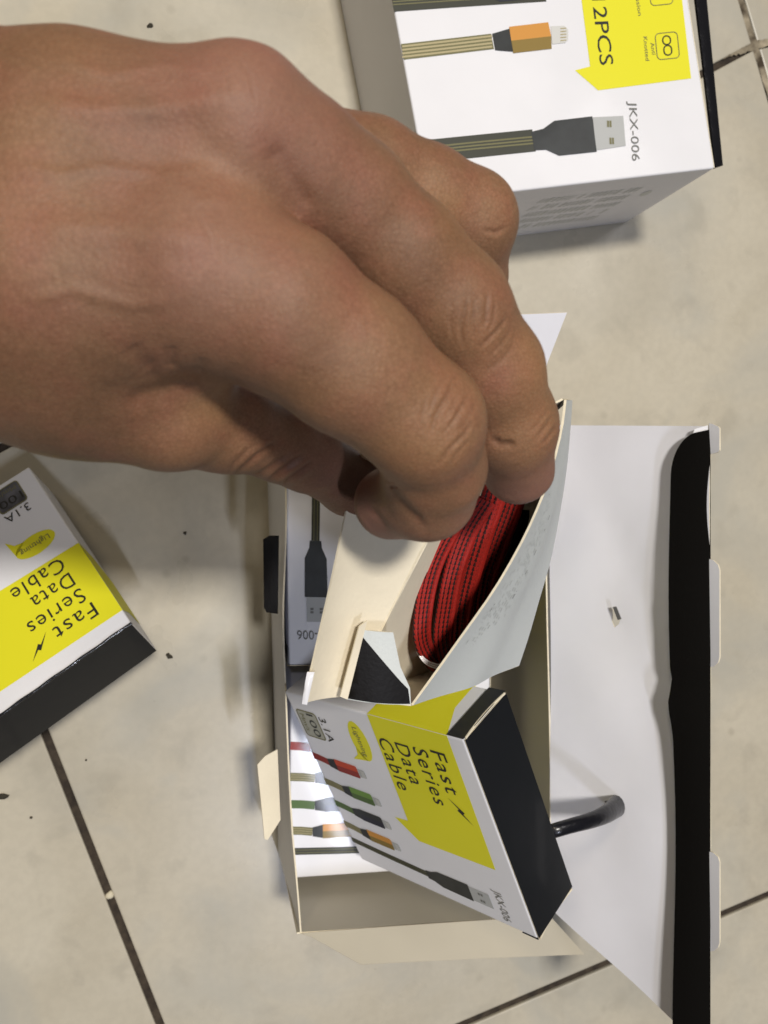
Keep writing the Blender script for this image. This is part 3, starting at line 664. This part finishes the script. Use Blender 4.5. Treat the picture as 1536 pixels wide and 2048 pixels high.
def flat_cable(pts, wd=0.0060, th=0.0018, tilt=0.0):
    P = np.array([PD(*p) for p in pts]); n = 46; C = [along(P, i/n) for i in range(n+1)]; V = []; U = []; s = 0; k = 16
    for i, c in enumerate(C):
        d = C[min(i+1, n)]-C[max(i-1, 0)]; d /= np.linalg.norm(d); vw = CAM-c; vw /= np.linalg.norm(vw)
        sd = np.cross(d, vw); sd /= np.linalg.norm(sd); nm = np.cross(sd, d)
        sd, nm = sd*math.cos(tilt)+nm*math.sin(tilt), nm*math.cos(tilt)-sd*math.sin(tilt)
        if i: s += np.linalg.norm(c-C[i-1])
        for j in range(k+1):
            t = j/k; e = 4*t*4*(1)%1; rib = abs(math.sin(t*math.pi*4)); hgt = th/2*(0.55+0.45*rib)*(min(1, 8*t*(1-t))**.5)
            V.append(c+sd*(t-.5)*wd+nm*hgt); U.append((s, t))
        for j in range(k+1):
            t = j/k; V.append(c+sd*(t-.5)*wd-nm*th/2*(min(1, 8*t*(1-t))**.5)*.8); U.append((s, t))
    Fc = []; m = 2*(k+1)
    for i in range(n):
        for j in range(k):
            Fc.append([i*m+j, i*m+j+1, (i+1)*m+j+1, (i+1)*m+j][::-1]); Fc.append([i*m+k+1+j, i*m+k+2+j, (i+1)*m+k+2+j, (i+1)*m+k+1+j])
    obj('cable_loop', V, Fc, M_braid, cable, smooth=True, uvs=U)
flat_cable([(935, 1010, .212), (893, 1075, .216), (864, 1140, .219), (848, 1215, .222), (846, 1280, .225), (866, 1322, .232), (890, 1335, .240)], tilt=0.55, wd=.0058)
flat_cable([(975, 1000, .216), (935, 1065, .220), (908, 1140, .223), (893, 1215, .226), (886, 1280, .230), (896, 1330, .238)], tilt=0.45, wd=.0060)
flat_cable([(1000, 950, .213), (985, 1000, .217), (962, 1070, .221), (938, 1150, .226), (921, 1230, .232), (915, 1310, .240)], tilt=0.05, wd=.0066)
flat_cable([(1040, 960, .222), (1022, 1020, .225), (996, 1090, .229), (972, 1160, .235), (960, 1240, .244)], tilt=0.0, wd=.0060)
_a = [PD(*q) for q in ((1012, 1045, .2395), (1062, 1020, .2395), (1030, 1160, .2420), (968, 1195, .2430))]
sheet('shade_block', [(0.05, 0), (.95, 0), (1, .1), (1, .9), (.95, 1), (.05, 1), (0, .9), (0, .1)], quad_fn(*_a, bow=0.002, bow_axis='u'), 0.006, (M_blackm, M_blackm, M_blackm), cable, step=.1)  # black block added to stand in for deep shade beside the coil
M_clear = mat('clear_tie_plastic', (0.75, 0.72, 0.74, 1), 0.18, coat=0.8)
for k in range(3):
    tube([PD(836-k, 1296+k*4, .2262), PD(846, 1314+k*4, .2258), PD(862, 1325+k*4, .2255), PD(882, 1329+k*4, .2255), PD(900, 1322+k*4, .227)], 0.00022, M_clear, 'tie_strand', cable, 20, 6)

# ------------------------------------------------------------------ black twisted strap through the lid
_sl = CAM-lidf(*ppl(1232, 1606)); _d1 = np.linalg.norm(_sl)
_q = ((1066, 1676), (1100, 1664), (1140, 1652), (1180, 1641), (1212, 1628), (1234, 1612))
_e = lidf(*ppl(1233, 1608)); _d1 = float((R.T@(_e-CAM))[2]*-1)
_ld = lambda x, y: float((R.T@(lidf(*ppl(x, y))-CAM))[2]*-1)
_ds = (.3020, .2900, .2910, .2960, .3035, _d1-.0012)
sp_ = [PD(x, y, _ds[k]) for k, (x, y) in enumerate(_q)]
strap = tag(tube(sp_, 0.0028, M_plastic, 'hanging_strap', None, 50, 14, prof=lambda t: 0.9+0.55*t*t*t), 'glossy black plastic strap pulled through a hole in the raised lid', 'strap')
M_p2 = M_plastic
strap3 = sheet('strap_end', [(0, 0), (1, 0.1), (0.9, 1), (0.1, 0.9)], quad_fn(PD(1208, 1602, _d1-.0045), PD(1234, 1595, _d1-.004), PD(1246, 1624, _d1-.003), PD(1226, 1630, _d1-.004)), 0.0005, (M_plastic, M_plastic, M_plastic), strap)

# ------------------------------------------------------------------ the hand (one continuous surface)
def c3(x, y, d): return np.array([(x-CX)/F*d, (y-CY)/F*d, d])      # cm, camera frame
def build_hand():
    h = 0.06
    lo = np.array([-13.0, -9.0, 9.6]); hi = np.array([4.4, 1.4, 21.6]); nn = ((hi-lo)/h).astype(int)+1
    X, Y, Z = np.meshgrid(*[np.arange(nn[i], dtype=np.float32)*h+lo[i] for i in range(3)], indexing='ij')
    def smin(a, b, k):
        q = np.maximum(k-np.abs(a-b), 0)/k; return np.minimum(a, b)-q*q*k*0.25
    def cone(p, q):
        a, b = c3(*p[:3]), c3(*q[:3]); ra, rb = p[3]*p[2]/F, q[3]*q[2]/F; d = b-a; L = float(d@d)
        m = max(ra, rb)+0.9
        l2 = np.minimum(a, b)-m; h2 = np.maximum(a, b)+m
        i0 = np.clip(((l2-lo)/h).astype(int), 0, nn-1); i1 = np.clip(((h2-lo)/h).astype(int)+1, 0, nn)
        s = tuple(slice(i0[i], i1[i]) for i in range(3))
        out = np.full(X.shape, 3.0, np.float32)
        x, y, z = X[s]-a[0], Y[s]-a[1], Z[s]-a[2]
        t = np.clip((x*d[0]+y*d[1]+z*d[2])/L, 0, 1)
        out[s] = np.sqrt((x-t*d[0])**2+(y-t*d[1])**2+(z-t*d[2])**2)-(ra+(rb-ra)*t)
        return out
    def chain(pts, k=0.25, acc=None):
        for a, b in zip(pts[:-1], pts[1:]):
            c = cone(a, b); acc = c if acc is None else smin(acc, c, k)
        return acc
    palm = chain(PALM[0], 0.8)
    for c in PALM[1:]: palm = smin(palm, chain(c, 0.6), 0.9)
    tot = None
    for c, kk in FINGERS:
        g = smin(palm, chain(c, 0.30), kk); tot = g if tot is None else smin(tot, g, 0.05)
    V = tot
    # surface nets
    S = V < 0; nx, ny, nz = V.shape
    cnt = np.zeros((nx-1, ny-1, nz-1), np.int8)
    for i in (0, 1):
        for j in (0, 1):
            for k in (0, 1): cnt += S[i:nx-1+i, j:ny-1+j, k:nz-1+k]
    act = (cnt > 0) & (cnt < 8); idx = -np.ones(act.shape, np.int64); ci = np.argwhere(act); idx[act] = np.arange(len(ci))
    acc = np.zeros((len(ci), 3)); num = np.zeros(len(ci))
    ed = []
    for ax in range(3):
        o = [a for a in range(3) if a != ax]
        for u in (0, 1):
            for v in (0, 1):
                p = [0, 0, 0]; p[o[0]] = u; p[o[1]] = v; q = list(p); q[ax] = 1; ed.append((p, q))
    for p, q in ed:
        a = V[ci[:, 0]+p[0], ci[:, 1]+p[1], ci[:, 2]+p[2]]; b = V[ci[:, 0]+q[0], ci[:, 1]+q[1], ci[:, 2]+q[2]]
        m = (a < 0) != (b < 0); t = np.where(m, a/np.where(m, a-b, 1), 0)
        pt = np.array(p)+np.outer(t, np.array(q)-np.array(p)); acc += pt*m[:, None]; num += m
    P = (ci+acc/num[:, None])*h+lo
    quads = []
    for ax in range(3):
        o = [a for a in range(3) if a != ax]
        sl0 = [slice(1, -1)]*3; sl0[ax] = slice(0, -1); sl1 = list(sl0); sl1[ax] = slice(1, None)
        A, B = S[tuple(sl0)], S[tuple(sl1)]; e = np.argwhere(A != B)
        inn = A[e[:, 0], e[:, 1], e[:, 2]]
        base = e.copy(); base[:, o[0]] += 1; base[:, o[1]] += 1
        def g(du, dv):
            c = base.copy(); c[:, o[0]] += du; c[:, o[1]] += dv; return idx[c[:, 0], c[:, 1], c[:, 2]]
        qd = np.stack([g(-1, -1), g(0, -1), g(0, 0), g(-1, 0)], 1)
        flip = inn if ax != 1 else ~inn
        qd[~flip] = qd[~flip][:, ::-1]; quads.append(qd)
    Q = np.vstack(quads); Q = Q[(Q >= 0).all(1)]
    return P, Q
PALM = [
    [(-520, 420, 15.2, 290), (-150, 350, 13.9, 275), (150, 318, 13.3, 205), (478, 275, 13.1, 160)],
    [(-520, 620, 15.2, 280), (-150, 570, 13.9, 260), (100, 560, 13.4, 250), (380, 560, 13.0, 185)],
    [(-100, 560, 14.5, 250), (160, 715, 14.6, 190), (330, 795, 15.0, 135)],
    [(-50, 370, 14.9, 240), (300, 360, 15.2, 190), (520, 340, 15.4, 130)],
    [(200, 640, 13.9, 150), (400, 640, 14.0, 100)],
]
FINGERS = [
    ([(385, 530, 12.9, 172), (560, 622, 13.1, 160), (700, 722, 13.6, 143), (845, 842, 14.3, 121), (868, 930, 15.4, 100), (856, 985, 16.2, 91), (780, 1006, 17.2, 73)], 0.4),
    ([(480, 262, 13.0, 158), (600, 335, 13.5, 132), (700, 402, 13.9, 116), (810, 508, 14.4, 110), (910, 612, 15.0, 107), (985, 740, 15.9, 98), (1020, 848, 16.8, 91), (1036, 936, 17.9, 73)], 0.3),
    ([(560, 310, 14.9, 118), (740, 345, 15.5, 100), (850, 395, 16.0, 96), (940, 437, 16.5, 91), (928, 560, 17.8, 80), (950, 680, 19.2, 70)], 0.25),
    ([(480, 370, 15.6, 110), (660, 470, 16.8, 82), (760, 560, 17.5, 76), (800, 660, 18.8, 66), (830, 740, 19.6, 60)], 0.3),
    ([(200, 755, 14.5, 165), (330, 815, 15.0, 118), (450, 850, 16.0, 92), (560, 886, 17.3, 74), (612, 910, 18.0, 69), (700, 965, 19.5, 62), (735, 985, 20.2, 56)], 0.30),
]
CREASES = [
    ([(60, 210), (200, 225), (340, 220), (470, 190)], -.55, 26), ([(60, 455), (180, 460), (300, 470), (420, 480)], -.50, 30), ([(30, 330), (120, 350), (210, 335), (330, 350), (450, 330)], -.25, 13),
    ([(120, 120), (220, 150), (330, 130), (430, 150)], -.22, 12), ([(330, 350), (400, 400), (470, 400)], -.2, 13), ([(60, 600), (150, 580), (260, 610), (350, 600)], -.25, 14),
    ([(852, 800), (842, 835), (846, 865)], .10, 3.5), ([(900, 790), (878, 825), (866, 862)], .12, 3), ([(925, 815), (905, 845), (884, 868)], .10, 3), ([(938, 880), (915, 905), (900, 935)], .12, 3.5), ([(890, 760), (872, 785), (858, 815)], .10, 3.5),
    ([(950, 595), (945, 640), (948, 680)], .12, 3.5), ([(992, 600), (985, 640), (972, 672)], .12, 3.5), ([(1020, 660), (1000, 690), (975, 712)], .10, 3.5), ([(905, 600), (900, 640), (905, 680)], .08, 4),
    ([(1098, 818), (1080, 842), (1062, 862)], .10, 3.5), ([(1112, 872), (1098, 892), (1080, 905)], .10, 3.5),
    ([(430, 120), (455, 160), (460, 205)], .08, 4), ([(470, 110), (500, 150), (510, 200)], .08, 4), ([(350, 440), (375, 480), (380, 530)], .08, 4), ([(395, 430), (420, 475), (425, 530)], .07, 4),
    ([(590, 925), (560, 948), (540, 962)], .18, 3.5), ([(500, 895), (470, 925), (455, 948)], .15, 4),
    ([(540, 290), (580, 360), (622, 425)], .7, 26),  # polyline in the photo, depth mm, half width px
    ([(912, 768), (889, 799), (870, 834), (862, 866)], .26, 4.5), ([(936, 791), (912, 834), (900, 852)], .20, 4), ([(944, 842), (928, 870), (897, 900), (881, 928)], .24, 4.5),
    ([(920, 745), (905, 760), (893, 785)], .12, 4), ([(955, 800), (940, 830), (915, 870)], .12, 4),
    ([(933, 599), (922, 663), (927, 692)], .20, 4), ([(975, 587), (971, 642), (967, 652)], .22, 4), ([(1013, 637), (990, 663), (962, 692)], .24, 4),
    ([(1025, 690), (1005, 720), (975, 740)], .10, 5),
    ([(1112, 854), (1100, 870), (1086, 888)], .22, 4), ([(1102, 834), (1088, 856), (1075, 875)], .16, 4), ([(985, 878), (1000, 888), (1030, 888)], .5, 8),
    ([(556, 883), (510, 915), (474, 949)], .40, 5), ([(574, 908), (538, 937), (506, 958)], .3, 5), ([(606, 910), (565, 937), (538, 964)], .42, 5), ([(624, 924), (588, 951), (568, 970)], .4, 5),
    ([(250, 812), (320, 792), (370, 772), (400, 758)], .9, 20), 
    ([(342, 690), (344, 712), (342, 738)], .3, 12), ([(408, 715), (402, 735), (394, 748)], .25, 12), ([(262, 690), (280, 720), (300, 745)], .4, 20), ([(200, 800), (260, 778), (330, 760)], .6, 30),
    ([(778, 965), (790, 990), (815, 1020), (850, 1052)], .5, 9), ([(735, 1010), (760, 1035), (775, 1055)], .18, 6),
    ([(968, 460), (990, 465), (1010, 455)], .2, 5),
]
P, Q = build_hand()
# to photo pixels, for the folds
px = CX+P[:, 0]/P[:, 2]*F; py = CY+P[:, 1]/P[:, 2]*F
def vnorm(P, Q):
    n = np.cross(P[Q[:, 2]]-P[Q[:, 0]], P[Q[:, 3]]-P[Q[:, 1]]); N = np.zeros_like(P)
    for k in range(4): np.add.at(N, Q[:, k], n)
    return N/(np.linalg.norm(N, axis=1)[:, None]+1e-12)
def subdivide(P, Q):
    """one Catmull-Clark-like step, with a little smoothing"""
    nv, nq = len(P), len(Q); fc = P[Q].mean(1)
    E = np.sort(np.stack([Q, np.roll(Q, -1, 1)], 2).reshape(-1, 2), 1); ue, inv = np.unique(E, axis=0, return_inverse=True); inv = inv.ravel()
    fs = np.zeros((len(ue), 3)); cn_ = np.zeros(len(ue)); fi = np.repeat(np.arange(nq), 4); np.add.at(fs, inv, fc[fi]); np.add.at(cn_, inv, 1)
    mid = (P[ue[:, 0]]+P[ue[:, 1]])/2; ep = (mid*2+fs/cn_[:, None]*2)/4
    Fa = np.zeros((nv, 3)); Fn = np.zeros(nv)
    for k in range(4): np.add.at(Fa, Q[:, k], fc); np.add.at(Fn, Q[:, k], 1)
    Ea = np.zeros((nv, 3)); En = np.zeros(nv)
    for k in (0, 1): np.add.at(Ea, ue[:, k], mid); np.add.at(En, ue[:, k], 1)
    n = En[:, None]; vp = (Fa/Fn[:, None]+2*Ea/n+(n-3)*P)/n
    ei = inv.reshape(nq, 4)+nv; f = np.arange(nq)+nv+len(ue)
    NQ = np.concatenate([np.stack([Q[:, k], ei[:, k], f, ei[:, (k-1) % 4]], 1) for k in range(4)])
    return np.vstack([vp, ep, fc]), NQ
# light smoothing
for it in range(3):
    S_ = np.zeros_like(P); c_ = np.zeros(len(P))
    for k in range(4): np.add.at(S_, Q[:, k], P[Q[:, (k+1) % 4]]); np.add.at(c_, Q[:, k], 1)
    P = P*0.5+0.5*S_/c_[:, None]
P, Q = subdivide(P, Q)
N = vnorm(P, Q)
if np.mean(np.einsum('ij,ij->i', N, P-P.mean(0))) < 0: Q = Q[:, ::-1]; N = -N
px = CX+P[:, 0]/P[:, 2]*F; py = CY+P[:, 1]/P[:, 2]*F; facing = np.clip(-np.einsum('ij,ij->i', N, P/np.linalg.norm(P, axis=1)[:, None])*4, 0, 1)
# nearest layer only: coarse depth buffer in photo pixels
gx = np.clip((px/10).astype(int)+60, 0, 260); gy = np.clip((py/10).astype(int)+30, 0, 260); zb = np.full((262, 262), 99.0); np.minimum.at(zb, (gx, gy), P[:, 2])
front = (P[:, 2]-zb[gx, gy] < 0.35)
def lump(P, s, ph): return np.sin(P[:, 0]*s+ph)*np.sin(P[:, 1]*s*1.13+ph*2)*np.sin(P[:, 2]*s*.9+ph*3)
disp = 0.020*lump(P, 1.7, .4)+0.010*lump(P, 3.3, 1.9)+0.003*lump(P, 9, .7)
cr = np.zeros(len(P))
rn = np.random.default_rng(3)
for pl_, dep, wd in CREASES:
    pl_ = np.array(pl_, float); best = np.full(len(P), 1e9); w_ = np.zeros(len(P))
    bb = (px > pl_[:, 0].min()-50) & (px < pl_[:, 0].max()+50) & (py > pl_[:, 1].min()-50) & (py < pl_[:, 1].max()+50) & front
    ii = np.where(bb)[0]; tot = np.linalg.norm(np.diff(pl_, axis=0), axis=1).sum(); run = 0; bd = np.full(len(ii), 1e9); bt = np.zeros(len(ii))
    for a, b in zip(pl_[:-1], pl_[1:]):
        d = b-a; L = np.linalg.norm(d); t = np.clip(((px[ii]-a[0])*d[0]+(py[ii]-a[1])*d[1])/L**2, 0, 1)
        ds = np.hypot(px[ii]-a[0]-t*d[0], py[ii]-a[1]-t*d[1]); m = ds < bd; bd[m] = ds[m]; bt[m] = ((run+t*L)/tot)[m]; run += L
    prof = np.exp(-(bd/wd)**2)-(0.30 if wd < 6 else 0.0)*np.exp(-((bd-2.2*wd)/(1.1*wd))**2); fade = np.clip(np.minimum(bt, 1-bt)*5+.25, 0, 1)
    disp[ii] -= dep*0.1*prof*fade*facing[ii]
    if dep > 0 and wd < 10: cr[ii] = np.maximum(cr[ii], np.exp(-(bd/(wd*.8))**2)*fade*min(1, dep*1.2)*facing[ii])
P = P+N*disp[:, None]
Pc = np.stack([P[:, 0], -P[:, 1], -P[:, 2]], 1)*0.01
Wd = Pc@R.T+CAM
root = PD(300, 500, .15)
me = bpy.data.meshes.new('hand'); nv, nq = len(P), len(Q)
me.vertices.add(nv); me.vertices.foreach_set('co', (Wd-root).astype(np.float32).ravel())
me.loops.add(nq*4); me.loops.foreach_set('vertex_index', Q.astype(np.int32).ravel())
me.polygons.add(nq); me.polygons.foreach_set('loop_start', np.arange(0, nq*4, 4, dtype=np.int32)); me.polygons.foreach_set('loop_total', np.full(nq, 4, dtype=np.int32))
me.polygons.foreach_set('use_smooth', np.ones(nq, dtype=bool)); me.update(calc_edges=True)
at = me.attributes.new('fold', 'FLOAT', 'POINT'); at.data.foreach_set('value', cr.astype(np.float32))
# blood-rich regions: fingertips and knuckles (a matter of the skin, not of the light)
tipc = [c3(770, 1010, 17.2), c3(1036, 940, 17.9), c3(430, 480, 11.8), c3(500, 170, 12.3)]; tr = [1.3, 1.2, 1.6, 1.6]; ta = [1, .8, .35, .5]
pk = np.zeros(nv)
for c, r, a in zip(tipc, tr, ta): pk = np.maximum(pk, a*np.exp(-(np.linalg.norm(P-c, axis=1)/r)**2))
at = me.attributes.new('flush', 'FLOAT', 'POINT'); at.data.foreach_set('value', pk.astype(np.float32))
def skin_material():
    m = bpy.data.materials.new('skin'); m.use_nodes = True; nt = m.node_tree; b = nt.nodes['Principled BSDF']; L = nt.links.new
    tc = nt.nodes.new('ShaderNodeTexCoord')
    def noise(sc, det=4):
        n = nt.nodes.new('ShaderNodeTexNoise'); n.inputs['Scale'].default_value = sc; n.inputs['Detail'].default_value = det; L(tc.outputs['Object'], n.inputs['Vector']); return n.outputs['Fac']
    def ramp(src, stops):
        r = nt.nodes.new('ShaderNodeValToRGB'); e = r.color_ramp.elements
        for i, (p, c) in enumerate(stops): e[i].position = p; e[i].color = c
        L(src, r.inputs[0]); return r.outputs[0]
    def mix(f, a, c, mode='MIX'):
        x = nt.nodes.new('ShaderNodeMix'); x.data_type = 'RGBA'; x.blend_type = mode
        L(f, x.inputs[0]) if not isinstance(f, float) else setattr(x.inputs[0], 'default_value', f)
        for k, q in ((6, a), (7, c)):
            L(q, x.inputs[k]) if not isinstance(q, tuple) else setattr(x.inputs[k], 'default_value', q)
        return x.outputs[2]
    def attr(n):
        a = nt.nodes.new('ShaderNodeAttribute'); a.attribute_name = n; return a.outputs['Fac']
    base = ramp(noise(55, 3), [(0.32, (0.208, 0.110, 0.061, 1)), (0.68, (0.278, 0.156, 0.086, 1))])
    red = ramp(noise(110, 4), [(0.42, (0, 0, 0, 1)), (0.72, (0.9, 0.9, 0.9, 1))])
    base = mix(red, base, (0.258, 0.115, 0.070, 1))
    fine = ramp(noise(900, 4), [(0.35, (0.88, 0.86, 0.85, 1)), (0.65, (1, 1, 1, 1))])
    base = mix(1.0, base, fine, 'MULTIPLY')
    tan = ramp(noise(34, 2), [(0.52, (0, 0, 0, 1)), (0.72, (0.6, 0.6, 0.6, 1))])
    base = mix(tan, base, (0.312, 0.172, 0.080, 1))
    v2 = nt.nodes.new('ShaderNodeTexVoronoi'); v2.feature = 'DISTANCE_TO_EDGE'; v2.inputs['Scale'].default_value = 1300; L(tc.outputs['Object'], v2.inputs['Vector'])
    base = mix(1.0, base, ramp(v2.outputs['Distance'], [(0.0, (0.80, 0.77, 0.74, 1)), (0.16, (1, 1, 1, 1))]), 'MULTIPLY')
    base = mix(1.0, base, ramp(noise(22, 2), [(0.36, (0.84, 0.82, 0.80, 1)), (0.62, (1.06, 1.04, 1.02, 1))]), 'MULTIPLY')
    base = mix(attr('flush'), base, (0.285, 0.140, 0.112, 1))
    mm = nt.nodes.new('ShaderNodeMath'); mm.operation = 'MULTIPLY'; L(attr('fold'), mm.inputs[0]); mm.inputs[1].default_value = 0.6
    base = mix(mm.outputs[0], base, (0.06, 0.018, 0.012, 1))  # shade of the creases painted into the skin colour
    L(base, b.inputs['Base Color'])
    b.inputs['Subsurface Weight'].default_value = 0.18; b.inputs['Subsurface Radius'].default_value = (1.0, 0.35, 0.2); b.inputs['Subsurface Scale'].default_value = 0.0022
    b.inputs['Roughness'].default_value = 0.58; b.inputs['Specular IOR Level'].default_value = 0.32
    v = nt.nodes.new('ShaderNodeTexVoronoi'); v.feature = 'DISTANCE_TO_EDGE'; v.inputs['Scale'].default_value = 1100; L(tc.outputs['Object'], v.inputs['Vector'])
    ad = nt.nodes.new('ShaderNodeMath'); ad.operation = 'ADD'; L(v.outputs['Distance'], ad.inputs[0]); L(noise(420, 4), ad.inputs[1])
    bp = nt.nodes.new('ShaderNodeBump'); bp.inputs['Strength'].default_value = 0.33; bp.inputs['Distance'].default_value = 0.0003
    L(ad.outputs[0], bp.inputs['Height']); L(bp.outputs[0], b.inputs['Normal'])
    return m
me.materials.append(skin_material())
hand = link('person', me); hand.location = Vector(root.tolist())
tag(hand, 'bare right hand and wrist reaching in from the left, fingers curled into the opened box', 'person')
